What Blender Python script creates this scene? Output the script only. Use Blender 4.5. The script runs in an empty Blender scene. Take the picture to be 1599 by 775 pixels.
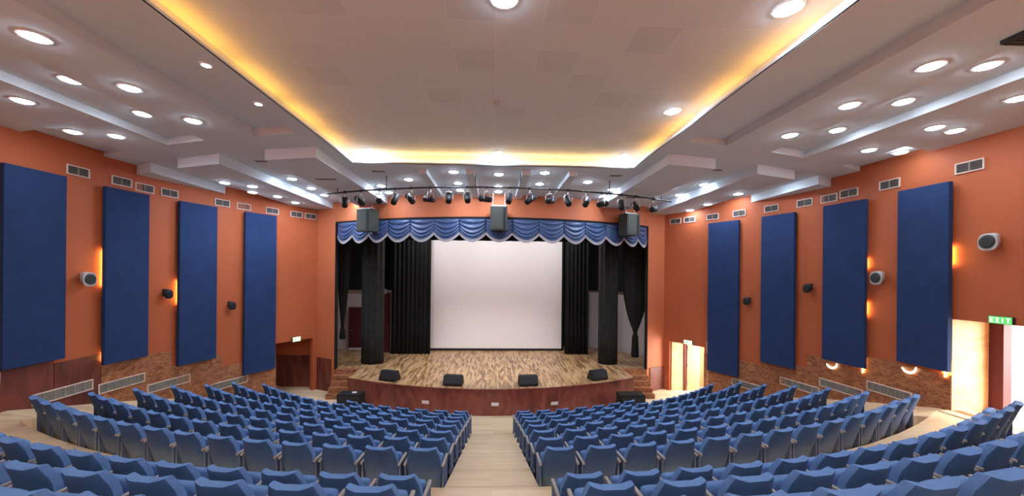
import bpy, bmesh, math, random
from mathutils import Vector, Matrix
random.seed(7)
C = bpy.context.scene.collection
PI = math.pi
ZC = 5.05          # eye height above the flat floor in front of the stage
ZM, ZL, ZU = 7.87, 7.62, 8.18   # main soffit, dropped beams, upper ceiling

# ------------------------------------------------------------------ materials
def new_mat(name):
    m = bpy.data.materials.new(name); m.use_nodes = True
    nt = m.node_tree; b = nt.nodes['Principled BSDF']
    return m, nt, b
def mat(name, col, rough=.7, noise=0.0, nscale=8.0, metal=0.0, spec=.3, bump=0.0, bscale=80, sheen=0):
    m, nt, b = new_mat(name)
    b.inputs['Roughness'].default_value = rough
    b.inputs['Metallic'].default_value = metal
    b.inputs['Specular IOR Level'].default_value = spec
    b.inputs['Sheen Weight'].default_value = sheen
    b.inputs['Base Color'].default_value = (*col, 1)
    tc = nt.nodes.new('ShaderNodeTexCoord')
    if noise:
        n = nt.nodes.new('ShaderNodeTexNoise'); n.inputs['Scale'].default_value = nscale; n.inputs['Detail'].default_value = 4
        nt.links.new(tc.outputs['Object'], n.inputs['Vector'])
        r = nt.nodes.new('ShaderNodeValToRGB')
        r.color_ramp.elements[0].position = .3; r.color_ramp.elements[1].position = .7
        r.color_ramp.elements[0].color = (*[c*(1-noise) for c in col], 1)
        r.color_ramp.elements[1].color = (*[min(1, c*(1+noise)) for c in col], 1)
        nt.links.new(n.outputs['Fac'], r.inputs['Fac']); nt.links.new(r.outputs['Color'], b.inputs['Base Color'])
    if bump:
        n2 = nt.nodes.new('ShaderNodeTexNoise'); n2.inputs['Scale'].default_value = bscale
        nt.links.new(tc.outputs['Object'], n2.inputs['Vector'])
        bp = nt.nodes.new('ShaderNodeBump'); bp.inputs['Strength'].default_value = bump; bp.inputs['Distance'].default_value = .01
        nt.links.new(n2.outputs['Fac'], bp.inputs['Height']); nt.links.new(bp.outputs['Normal'], b.inputs['Normal'])
    return m
def emis(name, col, s):
    m, nt, b = new_mat(name)
    b.inputs['Base Color'].default_value = (0, 0, 0, 1) if s > 1 else (*col, 1)
    b.inputs['Emission Color'].default_value = (*col, 1); b.inputs['Emission Strength'].default_value = s
    return m
def wood(name, c1, c2, scale=(1, 12, 1), sc=3.0, rough=.45, mid=None):
    m, nt, b = new_mat(name)
    b.inputs['Roughness'].default_value = rough
    tc = nt.nodes.new('ShaderNodeTexCoord'); mp = nt.nodes.new('ShaderNodeMapping')
    mp.inputs['Scale'].default_value = scale
    n = nt.nodes.new('ShaderNodeTexNoise'); n.inputs['Scale'].default_value = sc; n.inputs['Detail'].default_value = 6
    n.inputs['Distortion'].default_value = 1.5
    r = nt.nodes.new('ShaderNodeValToRGB')
    r.color_ramp.elements[0].position = .35; r.color_ramp.elements[1].position = .68
    r.color_ramp.elements[0].color = (*c1, 1); r.color_ramp.elements[1].color = (*c2, 1)
    nt.links.new(tc.outputs['Object'], mp.inputs['Vector']); nt.links.new(mp.outputs['Vector'], n.inputs['Vector'])
    nt.links.new(n.outputs['Fac'], r.inputs['Fac']); nt.links.new(r.outputs['Color'], b.inputs['Base Color'])
    return m
def planks(name, cols, bw, bh, rot=0, mortar=(.1, .06, .04), msize=.004, rough=.35):
    m, nt, b = new_mat(name)
    b.inputs['Roughness'].default_value = rough
    tc = nt.nodes.new('ShaderNodeTexCoord'); mp = nt.nodes.new('ShaderNodeMapping'); mp.inputs['Rotation'].default_value = (0, 0, rot)
    br = nt.nodes.new('ShaderNodeTexBrick'); br.inputs['Scale'].default_value = 1
    br.inputs['Brick Width'].default_value = bw; br.inputs['Row Height'].default_value = bh
    br.inputs['Mortar Size'].default_value = msize; br.inputs['Mortar'].default_value = (*mortar, 1)
    br.inputs['Color1'].default_value = (0, 0, 0, 1); br.inputs['Color2'].default_value = (1, 1, 1, 1)
    n = nt.nodes.new('ShaderNodeTexNoise'); n.inputs['Scale'].default_value = 3; n.inputs['Detail'].default_value = 5
    mp2 = nt.nodes.new('ShaderNodeMapping'); mp2.inputs['Scale'].default_value = (7, 1.2, 1) if rot else (1.2, 7, 1)
    mx = nt.nodes.new('ShaderNodeMath'); mx.operation = 'MULTIPLY_ADD'; mx.inputs[1].default_value = .55
    r = nt.nodes.new('ShaderNodeValToRGB')
    els = r.color_ramp.elements
    els[0].position = .22; els[0].color = (*cols[0], 1); els[1].position = .82; els[1].color = (*cols[-1], 1)
    for i, c in enumerate(cols[1:-1]):
        e = els.new(.22 + .6*(i+1)/(len(cols)-1)); e.color = (*c, 1)
    sm = nt.nodes.new('ShaderNodeMath'); sm.operation = 'MULTIPLY'; sm.inputs[1].default_value = .5
    nt.links.new(tc.outputs['Object'], mp.inputs['Vector']); nt.links.new(mp.outputs['Vector'], br.inputs['Vector'])
    nt.links.new(tc.outputs['Object'], mp2.inputs['Vector']); nt.links.new(mp2.outputs['Vector'], n.inputs['Vector'])
    nt.links.new(br.outputs['Color'], sm.inputs[0])
    nt.links.new(n.outputs['Fac'], mx.inputs[0]); nt.links.new(sm.outputs[0], mx.inputs[2])
    nt.links.new(mx.outputs[0], r.inputs['Fac'])
    nt.links.new(r.outputs['Color'], b.inputs['Base Color'])
    return m

M = {}
M['wall'] = mat('orange_wall_paint', (.395, .096, .033), .62, .06, .6)
M['pier'] = mat('proscenium_paint', (.50, .145, .058), .62, .05, .6)
M['ceil'] = mat('ceiling_paint', (.60, .67, .71), .8, .03, .5)
M['fabric'] = mat('blue_acoustic_cloth', (.014, .034, .102), .95, .12, 3, bump=.3, bscale=60)
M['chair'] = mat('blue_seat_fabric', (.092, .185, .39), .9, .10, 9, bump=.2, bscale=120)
M['chair_shaded'] = mat('seat_fabric_shaded_rear', (.030, .070, .165), .9, .10, 9, bump=.2, bscale=120)  # same seat fabric, darkened to paint shade onto the rear of the backs
M['arm'] = mat('pale_armrest', (.26, .235, .22), .5)
M['frame'] = mat('seat_side_frame', (.045, .08, .17), .6)
M['leg'] = mat('dark_metal', (.03, .025, .022), .5, metal=.3)
M['wainred'] = wood('mahogany_veneer', (.085, .018, .012), (.20, .05, .03), (1, 1, .3), 2.2)
M['wain'] = wood('brown_burl_veneer', (.17, .055, .022), (.42, .175, .07), (1, 1, 2.2), 5.0)
M['stagefront'] = wood('maroon_stage_front', (.13, .03, .022), (.27, .075, .05), (1.2, 1, .6), 1.6, .3)
M['deck'] = planks('stage_parquet', [(.11, .05, .02), (.31, .17, .075), (.45, .275, .13), (.55, .365, .19)], .55, .075, PI/2)
M['vinyl'] = planks('beige_vinyl_floor', [(.52, .38, .225), (.63, .47, .285), (.70, .545, .345)], 1.4, .16, 0, (.4, .3, .2), .003, .4)
M['trim'] = mat('cream_metal_frame', (.66, .52, .44), .5)
M['louver'] = mat('louver_metal', (.22, .19, .16), .6)
M['grille'] = mat('grey_mesh_grille', (.26, .24, .20), .6, .1, 14)
M['dark'] = mat('black_plastic', (.012, .012, .012), .6)
M['darkgrey'] = mat('dark_grey_metal', (.03, .032, .03), .5)
M['greybox'] = mat('grey_speaker_cabinet', (.05, .056, .045), .55)
M['greypale'] = mat('pale_grey_plastic', (.42, .40, .38), .5)
M['drape'] = mat('black_velvet', (.008, .0075, .007), .97, .2, 4)
M['drape2'] = mat('charcoal_velvet', (.020, .020, .018), .97, .2, 4)
M['screen'] = mat('projection_screen', (.74, .69, .66), .9)
M['white'] = mat('white_wall_paint', (.50, .46, .45), .8)
M['blackwall'] = mat('black_paint', (.008, .008, .008), .9)
M['maroon'] = mat('maroon_door_paint', (.09, .015, .02), .5)
M['valance'] = mat('blue_satin', (.034, .066, .155), .38, .1, 6, spec=.6)
M['fringe'] = mat('white_fringe', (.36, .335, .345), .8)
M['silver'] = mat('silver_metal', (.5, .5, .48), .35, metal=.6)
M['lamp'] = emis('downlight_glow', (.84, .98, 1.20), 150)
M['lampdim'] = emis('dimmed_downlight_glow', (.86, .98, 1.14), 92)
M['lampsmall'] = emis('small_downlight_glow', (.80, .98, 1.28), 80)
M['ring'] = mat('white_lamp_ring', (.75, .72, .7), .5)
M['cove'] = emis('amber_cove_led', (1, .40, .05), 18)
M['covey'] = emis('yellow_cove_led', (1, .58, .18), 24)
M['wall_led'] = emis('warm_wall_led', (1, .42, .10), 90)
M['loop'] = emis('warm_white_rope', (1, .72, .50), 6)
M['exitg'] = emis('green_exit_face', (.10, .55, .14), .8)
M['exitw'] = emis('lit_exit_face', (.75, 1, .62), 2.2)
M['exitl'] = emis('exit_letters', (.8, 1, .7), .9)
M['exitd'] = emis('green_exit_letters', (.02, .30, .08), .5)
M['pinkdoor'] = mat('salmon_door_paint', (.50, .25, .12), .5)
M['cream'] = wood('pale_veneer', (.62, .36, .18), (.80, .54, .30), (1, 1, 1.6), 1.6, .5)
M['concrete'] = mat('pale_concrete', (.55, .52, .48), .9, .06, 2)

# tiled upper ceiling: faint square tiles, a few darker
def tiles():
    m, nt, b = new_mat('ceiling_tiles'); b.inputs['Roughness'].default_value = .85
    tc = nt.nodes.new('ShaderNodeTexCoord')
    sc = nt.nodes.new('ShaderNodeVectorMath'); sc.operation = 'SCALE'; sc.inputs['Scale'].default_value = 1/.6
    fl = nt.nodes.new('ShaderNodeVectorMath'); fl.operation = 'FLOOR'
    wn = nt.nodes.new('ShaderNodeTexWhiteNoise'); wn.noise_dimensions = '2D'
    r = nt.nodes.new('ShaderNodeValToRGB'); r.color_ramp.interpolation = 'LINEAR'
    r.color_ramp.elements[0].position = 0; r.color_ramp.elements[0].color = (.545, .58, .60, 1)
    r.color_ramp.elements[1].position = .35; r.color_ramp.elements[1].color = (.60, .635, .655, 1)
    br = nt.nodes.new('ShaderNodeTexBrick'); br.offset = 0; br.inputs['Scale'].default_value = 1
    br.inputs['Brick Width'].default_value = .6; br.inputs['Row Height'].default_value = .6; br.inputs['Mortar Size'].default_value = .012
    br.inputs['Mortar Smooth'].default_value = .5
    mx = nt.nodes.new('ShaderNodeMix'); mx.data_type = 'RGBA'
    nt.links.new(tc.outputs['Object'], sc.inputs[0]); nt.links.new(sc.outputs[0], fl.inputs[0]); nt.links.new(fl.outputs[0], wn.inputs['Vector'])
    nt.links.new(wn.outputs['Value'], r.inputs['Fac']); nt.links.new(tc.outputs['Object'], br.inputs['Vector'])
    nt.links.new(br.outputs['Fac'], mx.inputs['Factor']); nt.links.new(r.outputs['Color'], mx.inputs['A'])
    mx.inputs['B'].default_value = (.63, .665, .685, 1)
    nt.links.new(mx.outputs['Result'], b.inputs['Base Color'])
    return m
M['tiles'] = tiles()

# ------------------------------------------------------------------ helpers
def obj(name, bm, m, parent=None, smooth=False, kind=None):
    me = bpy.data.meshes.new(name); bm.normal_update(); bm.to_mesh(me); bm.free()
    ms = m if isinstance(m, (list, tuple)) else [m]
    for x in ms: me.materials.append(M[x] if isinstance(x, str) else x)
    if smooth:
        for p in me.polygons: p.use_smooth = True
    o = bpy.data.objects.new(name, me); C.objects.link(o)
    if parent is not None: o.parent = parent
    if kind: o['kind'] = kind
    return o
def tag(o, label, cat, group=None):
    o['label'] = label; o['category'] = cat
    if group: o['group'] = group
    return o
def thing(name, label, cat, loc=(0, 0, 0), rz=0, group=None):
    o = bpy.data.objects.new(name, None); C.objects.link(o); o.empty_display_size = .1
    o.location = loc; o.rotation_euler = (0, 0, rz)
    return tag(o, label, cat, group)
def box(bm, x0, x1, y0, y1, z0, z1, mi=0, bev=0):
    vs = [bm.verts.new(p) for p in [(x0, y0, z0), (x1, y0, z0), (x1, y1, z0), (x0, y1, z0), (x0, y0, z1), (x1, y0, z1), (x1, y1, z1), (x0, y1, z1)]]
    fs = [bm.faces.new([vs[i] for i in f]) for f in [(3, 2, 1, 0), (4, 5, 6, 7), (0, 1, 5, 4), (1, 2, 6, 5), (2, 3, 7, 6), (3, 0, 4, 7)]]
    for f in fs: f.material_index = mi
    if bev:
        es = list({e for f in fs for e in f.edges})
        bmesh.ops.bevel(bm, geom=es, offset=bev, segments=2, affect='EDGES', profile=.6)
    return vs
def BOX(x0, x1, y0, y1, z0, z1, bev=0):
    bm = bmesh.new(); box(bm, x0, x1, y0, y1, z0, z1, 0, bev); return bm
def tube(bm, pts, r, n=8, caps=True):
    pts = [Vector(p) for p in pts]; rings = []
    for i, p in enumerate(pts):
        d = (pts[min(i+1, len(pts)-1)] - pts[max(i-1, 0)]).normalized()
        a = d.orthogonal().normalized() if abs(d.z) > .95 else d.cross(Vector((0, 0, 1))).normalized()
        b = d.cross(a).normalized()
        rr = r[i] if isinstance(r, (list, tuple)) else r
        rings.append([bm.verts.new(p + rr*(a*math.cos(2*PI*k/n) + b*math.sin(2*PI*k/n))) for k in range(n)])
    for i in range(len(rings)-1):
        for k in range(n):
            bm.faces.new([rings[i][k], rings[i][(k+1) % n], rings[i+1][(k+1) % n], rings[i+1][k]])
    if caps:
        bm.faces.new(rings[0][::-1]); bm.faces.new(rings[-1])
def prism(bm, poly, z0, z1, mi=0):
    lo = [bm.verts.new((x, y, z0)) for x, y in poly]; hi = [bm.verts.new((x, y, z1)) for x, y in poly]
    n = len(poly); fs = [bm.faces.new(lo[::-1]), bm.faces.new(hi)]
    for i in range(n): fs.append(bm.faces.new([lo[i], lo[(i+1) % n], hi[(i+1) % n], hi[i]]))
    for f in fs: f.material_index = mi
ORD = ['first', 'second', 'third', 'fourth', 'fifth', 'sixth', 'seventh', 'eighth', 'ninth', 'tenth', 'eleventh', 'twelfth', 'thirteenth', 'fourteenth', 'fifteenth', 'sixteenth', 'seventeenth', 'eighteenth']

# wall plan: half width as a function of distance y (both sides alike)
WP = [(-6, 9.3), (3, 9.6), (6, 9.8), (8, 9.85), (10, 9.85), (11, 9.76), (12, 9.57), (13, 9.3), (14, 8.92), (15, 8.42), (16, 7.85), (17, 7.2)]
def wx(y):
    for (a, p), (b, q) in zip(WP, WP[1:]):
        if a <= y <= b: return p+(q-p)*(y-a)/(b-a)
    return WP[0][1] if y < WP[0][0] else WP[-1][1]
def wall_pts(y0, y1, step=.5):
    n = max(1, int(round((y1-y0)/step))); return [y0+(y1-y0)*i/n for i in range(n+1)]
def wnorm(y):   # unit vector pointing into the room for the right wall, in (x, y)
    d = (wx(y+.1)-wx(y-.1))/.2; l = math.hypot(1, d); return (-1/l, d/l)
def wall_strip(bm, s, y0, y1, z0, z1, off0, off1, mi=0):
    """a curved slab along the wall; off = distance into the room"""
    ys = wall_pts(y0, y1); rows = []
    for y in ys:
        nx, ny = wnorm(y); x = wx(y)
        row = []
        for off in (off0, off1):
            for z in (z0, z1): row.append(bm.verts.new((s*(x+nx*off), y+ny*off, z)))
        rows.append(row)
    fs = []
    for a, b in zip(rows, rows[1:]):
        for i, j in ((0, 1), (1, 3), (3, 2), (2, 0)):
            fs.append(bm.faces.new([a[i], a[j], b[j], b[i]]))
    fs.append(bm.faces.new([rows[0][k] for k in (0, 1, 3, 2)])); fs.append(bm.faces.new([rows[-1][k] for k in (0, 2, 3, 1)]))
    for f in fs: f.material_index = mi

# ------------------------------------------------------------------ floor
CY = 23.0
def tier(r):
    if r < 11.1: return 0.0
    if r < 17.82:
        k = min(8, int((r-11.1)/.9 + 1 + .001 - .0)); k = max(1, k)
        k = min(8, int(math.floor((r-10.8)/.9))+1 if r >= 11.1 else 1)
        return .05 + .254*(k-1)
    if r < 19.3: return 2.14
    return 2.135 + .395*(int((r-19.3)/.9)+1)
def ramp(r):
    if r < 11.0: return 0.0
    if r < 17.82: return 2.14*(r-11.0)/6.82
    return tier(r)
def pol(x, r): return (x, CY - math.sqrt(max(.01, r*r - x*x)))
bm = bmesh.new()
redge = [11.1] + [10.8+.9*k for k in range(1, 9)] + [17.82] + [19.3+.9*k for k in range(0, 7)]
redge = sorted(set(round(a, 3) for a in redge))
xs_seat = [.64, 1.6, 2.6, 3.6, 4.6, 5.6, 6.6, 7.5, 8.3, 9.0]
def quad(pts, mi=0):
    f = bm.faces.new([bm.verts.new(p) for p in pts]); f.material_index = mi
for s in (-1, 1):
    for xa, xb in zip(xs_seat, xs_seat[1:]):
        for ra, rb in zip(redge, redge[1:]):
            z = tier((ra+rb)/2)
            a, b, c, d = pol(xa*s, ra), pol(xb*s, ra), pol(xb*s, rb), pol(xa*s, rb)
            quad([(*a, z), (*b, z), (*c, z), (*d, z)])
            zn = tier(ra-.05)
            quad([(*a, zn), (*b, zn), (*b, z), (*a, z)])
# aisles: centre one and the two along the walls
for xa, xb in ((-.64, 0), (0, .64), (-9.9, -9.45), (-9.45, -9.0), (9.0, 9.45), (9.45, 9.9)):
    rr = sorted(set([11.0+.341*i for i in range(21)] + [19.3+.9*k for k in range(0, 7)]))
    for ra, rb in zip(rr, rr[1:]):
        za, zb = (ramp(ra+1e-4), ramp(rb-1e-4)) if ra < 18 else (tier((ra+rb)/2),)*2
        a, b, c, d = pol(xa, ra), pol(xb, ra), pol(xb, rb), pol(xa, rb)
        quad([(*a, za), (*b, za), (*c, zb), (*d, zb)])
        if ra > 19: quad([(*a, tier(ra-.05)), (*b, tier(ra-.05)), (*b, za), (*a, za)])
for x in (-9.0, -.64, .64, 9.0):      # skirts beside the aisle
    for i in range(20):
        ra, rb = 11.0+.341*i, 11.0+.341*(i+1)
        a, b = pol(x, ra), pol(x, rb)
        quad([(*a, -.05), (*b, -.05), (*b, ramp(rb-1e-4)), (*a, ramp(ra+1e-4))])
# vertical edge of the cross aisle seen from the last front row
for s in (-1, 1):
    for xa, xb in zip(xs_seat, xs_seat[1:]):
        a, b = pol(xa*s, 17.82), pol(xb*s, 17.82)
        quad([(*a, 1.8), (*b, 1.8), (*b, 2.14), (*a, 2.14)])
quad([(-10.2, 8.5, -.002), (10.2, 8.5, -.002), (10.2, 21.8, -.002), (-10.2, 21.8, -.002)])
obj('floor', bm, 'vinyl', kind='structure')

# ------------------------------------------------------------------ walls with exits
def make_wall(side, s):
    bm = bmesh.new()
    if s < 0:
        holes = [(15.1, 16.42, 2.2)]
        wall_strip(bm, s, -5, 15.1, -.1, 8.6, -.18, 0)
        wall_strip(bm, s, 15.1, 16.42, 2.2, 8.6, -.18, 0)
        wall_strip(bm, s, 16.42, 16.75, -.1, 8.6, -.18, 0)
        box(bm, -9.9, -7.5, 17.1, 17.25, -.1, 8.5)
        # dark exit lobby behind the opening
        prism(bm, [(-9.6, 14.6), (-9.45, 14.6), (-9.45, 17.2), (-9.6, 17.2)], -.1, 2.6)
        prism(bm, [(-9.6, 16.95), (-7.4, 16.95), (-7.4, 17.1), (-9.6, 17.1)], -.1, 2.6)
        prism(bm, [(-9.6, 14.6), (-8.75, 14.6), (-8.75, 14.75), (-9.6, 14.75)], -.1, 2.6)
        prism(bm, [(-9.6, 14.75), (-8.75, 14.75), (-7.8, 16.6), (-7.6, 17.2), (-9.6, 17.2)], 2.3, 2.5)
    else:
        wall_strip(bm, s, -5, 6.25, -.1, 8.6, -.18, 0)
        wall_strip(bm, s, 6.25, 7.91, 4.13, 8.6, -.18, 0)
        wall_strip(bm, s, 6.25, 7.91, -.1, 2.17, -.18, 0)
        wall_strip(bm, s, 7.91, 15.02, -.1, 8.6, -.18, 0)
        wall_strip(bm, s, 15.02, 16.35, 2.12, 8.6, -.18, 0)
        wall_strip(bm, s, 16.35, 16.75, -.1, 8.6, -.18, 0)
        box(bm, 7.45, 9.9, 16.6, 17.2, -.1, 2.6)
    return obj('wall_'+side, bm, 'wall', kind='structure')
make_wall('left', -1); make_wall('right', 1)
bm = bmesh.new()
# rear side exit passage
box(bm, 9.84, 11.05, 7.90, 8.1, 2.1, 4.125); box(bm, 9.86, 11.05, 7.93, 8.1, 1.9, 4.4); box(bm, 9.86, 11.05, 6.05, 6.25, 1.9, 4.4)
box(bm, 9.86, 11.05, 6.05, 8.1, 4.22, 4.4)
box(bm, 10.72, 11.05, 7.72, 7.91, 2.1, 4.3); box(bm, 10.72, 11.05, 6.2, 6.42, 2.1, 4.3); box(bm, 10.72, 11.05, 6.2, 7.9, 4.14, 4.3)
# front exit passage beside the stage
box(bm, 7.72, 8.95, 16.35, 16.5, -.1, 2.4); box(bm, 8.45, 8.95, 14.85, 15.0, -.1, 2.4)
prism(bm, [(8.62, 14.95), (8.95, 14.85), (8.95, 16.5), (7.78, 16.5)], 2.2, 2.4)
obj('wall_exit', bm, 'cream', kind='structure')
bm = bmesh.new(); box(bm, -9.6, 9.6, -5.2, -5.0, 0, 8.6); obj('wall_back', bm, 'wainred', kind='structure')
# passage floors and the outside
bm = bmesh.new(); box(bm, 9.6, 11.1, 6.2, 7.95, 2.02, 2.165); box(bm, 7.3, 9.0, 14.9, 16.4, -.06, .001)
obj('floor_exit', bm, 'vinyl', kind='structure')
bm = bmesh.new(); box(bm, 11.05, 30, -10, 14.5, 1.7, 2.1); box(bm, 8.95, 30, 14.5, 40, -.4, -.05)
obj('ground', bm, 'concrete', kind='structure')
bm = bmesh.new(); box(bm, 12.6, 12.8, -6, 12, 2.1, 2.48)
tag(obj('parapet', bm, 'concrete'), 'low pale parapet outside the bright open side exit', 'parapet')

# proscenium: curved header, two piers
def arc_y(x, a=14.05, k=.049): return a + k*x*x
def arc_strip(bm, x0, x1, z0, z1, a, k, thick, n=24, mi=0):
    prev = None
    for i in range(n+1):
        x = x0+(x1-x0)*i/n; y = a+k*x*x
        r = [bm.verts.new(p) for p in ((x, y, z0), (x, y, z1), (x, y+thick, z1), (x, y+thick, z0))]
        if prev:
            for p, q in ((0, 1), (1, 2), (2, 3), (3, 0)):
                f = bm.faces.new([prev[p], r[p], r[q], prev[q]]); f.material_index = mi
        else: bm.faces.new(r[::-1])
        prev = r
    bm.faces.new(prev)
bm = bmesh.new()
arc_strip(bm, -6.56, 6.56, 7.06, 8.6, 14.05, .049, .35)
for s in (-1, 1):
    poly = [(s*6.56, 16.16), (s*7.5, 16.6), (s*7.6, 17.2), (s*7.4, 17.2), (s*6.6, 16.4)]
    if s < 0: poly = poly[::-1]
    prism(bm, poly, -.1, 8.6)
    poly = [(s*7.3, 16.6), (s*9.9, 16.9), (s*9.9, 17.2), (s*7.3, 17.2)]
    if s < 0: poly = poly[::-1]
    prism(bm, poly, 2.5, 8.6)
obj('wall_front', bm, 'pier', kind='structure')
bm = bmesh.new()   # dark edge along the header's underside and the opening
arc_strip(bm, -6.56, 6.56, 6.99, 7.06, 14.04, .049, .37)
for s in (-1, 1): box(bm, s*6.56-.03 if s > 0 else s*6.56-.01, s*6.56+.01 if s > 0 else s*6.56+.03, 16.15, 16.38, .94, 6.99)
obj('trim_1', bm, 'blackwall', kind='structure')

# wainscot: veneer in steps down the walls
def wain(name, s, segs, m):
    bm = bmesh.new()
    for y0, y1, z0, z1 in segs: wall_strip(bm, s, y0, y1, z0, z1, 0, .025)
    return obj(name, bm, m, kind='structure')
wain('trim_2', -1, [(-5, 8.95, 0, 2.98), (8.97, 9.98, 0, 2.9)], 'wainred')
wain('trim_3', -1, [(10.0, 11.8, 0, 2.6), (11.8, 13.3, 0, 2.15), (13.3, 15.1, 0, 1.75)], 'wain')
wain('trim_4', 1, [(7.91, 10.1, 0, 2.92), (10.1, 11.5, 0, 2.6), (11.5, 13.0, 0, 2.2), (13.0, 15.02, 0, 1.9)], 'wain')
bm = bmesh.new()
for s in (-1, 1):
    top = 1.36 if s < 0 else 1.0
    poly = [(s*6.7, 16.2), (s*7.45, 16.55), (s*7.44, 16.58), (s*6.69, 16.23)]
    poly = [(s*6.72, 16.195), (s*7.46, 16.545), (s*7.46, 16.62), (s*6.72, 16.27)]
    if s < 0: poly = poly[::-1]
    prism(bm, poly, 0, top)
prism(bm, [(-9.44, 16.93), (-9.44, 16.97), (-7.5, 16.97), (-7.5, 16.93)], 0, 1.36)
prism(bm, [(-9.45, 14.7), (-9.42, 14.7), (-9.42, 16.95), (-9.45, 16.95)], 0, 2.3)
obj('trim_5', bm, 'wainred', kind='structure')

# ------------------------------------------------------------------ ceiling
WARP = .0245
def warp(x, s, on):
    if not on: return s
    w = min(1, max(0, (s-6.0)/1.5)); return s + WARP*x*x*w
def height_grid(bm, xs, ys, hf, on, sgn=1, mats=None):
    """horizontal faces per cell at hf height, vertical faces between cells"""
    def P(x, s, z): return (sgn*x, warp(x, s, on), z)
    H = {}
    for i in range(len(xs)-1):
        for j in range(len(ys)-1):
            h, mi = hf((xs[i]+xs[i+1])/2, (ys[j]+ys[j+1])/2); H[i, j] = h
            f = bm.faces.new([bm.verts.new(P(*p, h)) for p in ((xs[i], ys[j]), (xs[i+1], ys[j]), (xs[i+1], ys[j+1]), (xs[i], ys[j+1]))]); f.material_index = mi
    for (i, j), h in H.items():
        n = H.get((i+1, j))
        if n is not None and abs(n-h) > 1e-4:
            bm.faces.new([bm.verts.new(P(*p)) for p in ((xs[i+1], ys[j], h), (xs[i+1], ys[j+1], h), (xs[i+1], ys[j+1], n), (xs[i+1], ys[j], n))])
        n = H.get((i, j+1))
        if n is not None and abs(n-h) > 1e-4:
            bm.faces.new([bm.verts.new(P(*p)) for p in ((xs[i], ys[j+1], h), (xs[i+1], ys[j+1], h), (xs[i+1], ys[j+1], n), (xs[i], ys[j+1], n))])
def fine(lst, step=.6):
    out = []
    for a, b in zip(lst, lst[1:]):
        n = max(1, int(math.ceil((b-a)/step)))
        out += [a+(b-a)*i/n for i in range(n)]
    return out+[lst[-1]]
# central part: big recess with a lip, then four slim dropped ribs towards the stage
def hc(x, y):
    if abs(x) < 3.95 and y < 10.45: return (ZU, 1)
    if y > 10.62:
        a = abs(x-.1)
        if .66 < a < .9 or 1.97 < a < 2.2: return (ZM-.13, 0)
    return (ZM, 0)
bm = bmesh.new()
height_grid(bm, sorted([-4.08, -3.95, 3.95, 4.08, 0, .1+.66, .1+.9, .1+1.97, .1+2.2, .1-.66, .1-.9, .1-1.97, .1-2.2]), [-5, 4, 10.45, 10.62, 15.6, 17.2], hc, False)
# lip running round the recess, with its small upstand
for s in (-1, 1):
    a, b = sorted((s*3.72, s*3.96)); box(bm, a, b, -5, 10.47, ZM-.001, ZM+.02)
    a, b = sorted((s*3.72, s*3.76)); box(bm, a, b, -5, 10.27, ZM, ZM+.06)
box(bm, -3.72, 3.72, 10.22, 10.47, ZM-.001, ZM+.02); box(bm, -3.72, 3.72, 10.22, 10.26, ZM, ZM+.06)
obj('ceiling', bm, ['ceil', 'tiles'], kind='structure')
def hs(x, s):
    if s < 7.65:
        if 4.12 < x < 5.08: return (ZM+.16, 0)
        if 6.35 < x < 7.45: return (ZM+.15, 0)
        if x > 8.95 and s > 6.9: return (ZM+.12, 0)
        return (ZM, 0)
    if s < 8.5: return (ZM, 0)
    if 5.4 < x < 6.72 or 8.1 < x < 9.15: return (ZM, 0)
    return (ZL, 0)
for s in (-1, 1):
    bm = bmesh.new()
    xs = [4.08, 4.12, 5.08, 5.4, 6.35, 6.72, 7.45, 8.1, 8.95, 9.15, 10.2]
    ys = fine([-5, 6.0, 6.9, 7.5, 7.65, 8.5, 17.0], 20)
    ys = [-5, 5.5, 6.0, 6.4, 6.9, 7.2, 7.5, 7.65, 8.5, 17.0]
    height_grid(bm, fine(xs, .45), ys, hs, True, s)
    # side face of the inner dropped beam along the central part
    for ya, yb in ((8.5, 17.0),):
        x = 4.08
        pts = [(s*x, warp(x, ya, True), ZL), (s*x, yb, ZL), (s*x, yb, ZM), (s*x, warp(x, ya, True), ZM)]
        bm.faces.new([bm.verts.new(p) for p in pts])
    obj('ceiling_side', bm, 'ceil', kind='structure')
bm = bmesh.new(); box(bm, -10.4, 10.4, -5.3, 17.3, 8.55, 8.7); box(bm, -9.2, 9.2, 17.2, 22.0, 8.4, 8.7)
obj('ceiling_roof', bm, 'blackwall', kind='structure')

# LED strips hidden behind the lip
def led(pts, m, label):
    bm = bmesh.new(); tube(bm, pts, .018, 6)
    tag(obj('led_strip', bm, m), label, 'led strip', 'amber strips in the ceiling cove')
zt = ZM+.085
def side_leds(s, nm):
    y = 3.0; i = 0; names = ['nearest the rear', 'next beyond the rear one', 'third from the rear', 'fourth from the rear', 'fifth from the rear', 'sixth from the rear', 'seventh from the rear']
    lens = [1.25]*7
    for i in range(7):
        y1 = y+1.2
        if y1 > 10.2: break
        led([(s*3.90, y, zt), (s*3.90, y1, zt)], 'cove', f'amber led strip inside the cove, {nm} side, {names[i]}')
        y = y1+.22
side_leds(-1, 'left'); side_leds(1, 'right')
for i, (a, b) in enumerate(((-3.8, -1.9), (-1.85, 0), (.05, 1.9), (1.95, 3.8))):
    led([(a, 10.37, zt), (b, 10.37, zt)], 'covey', f'yellow led strip in the cove edge facing the stage, {ORD[i]} from the left')

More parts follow.
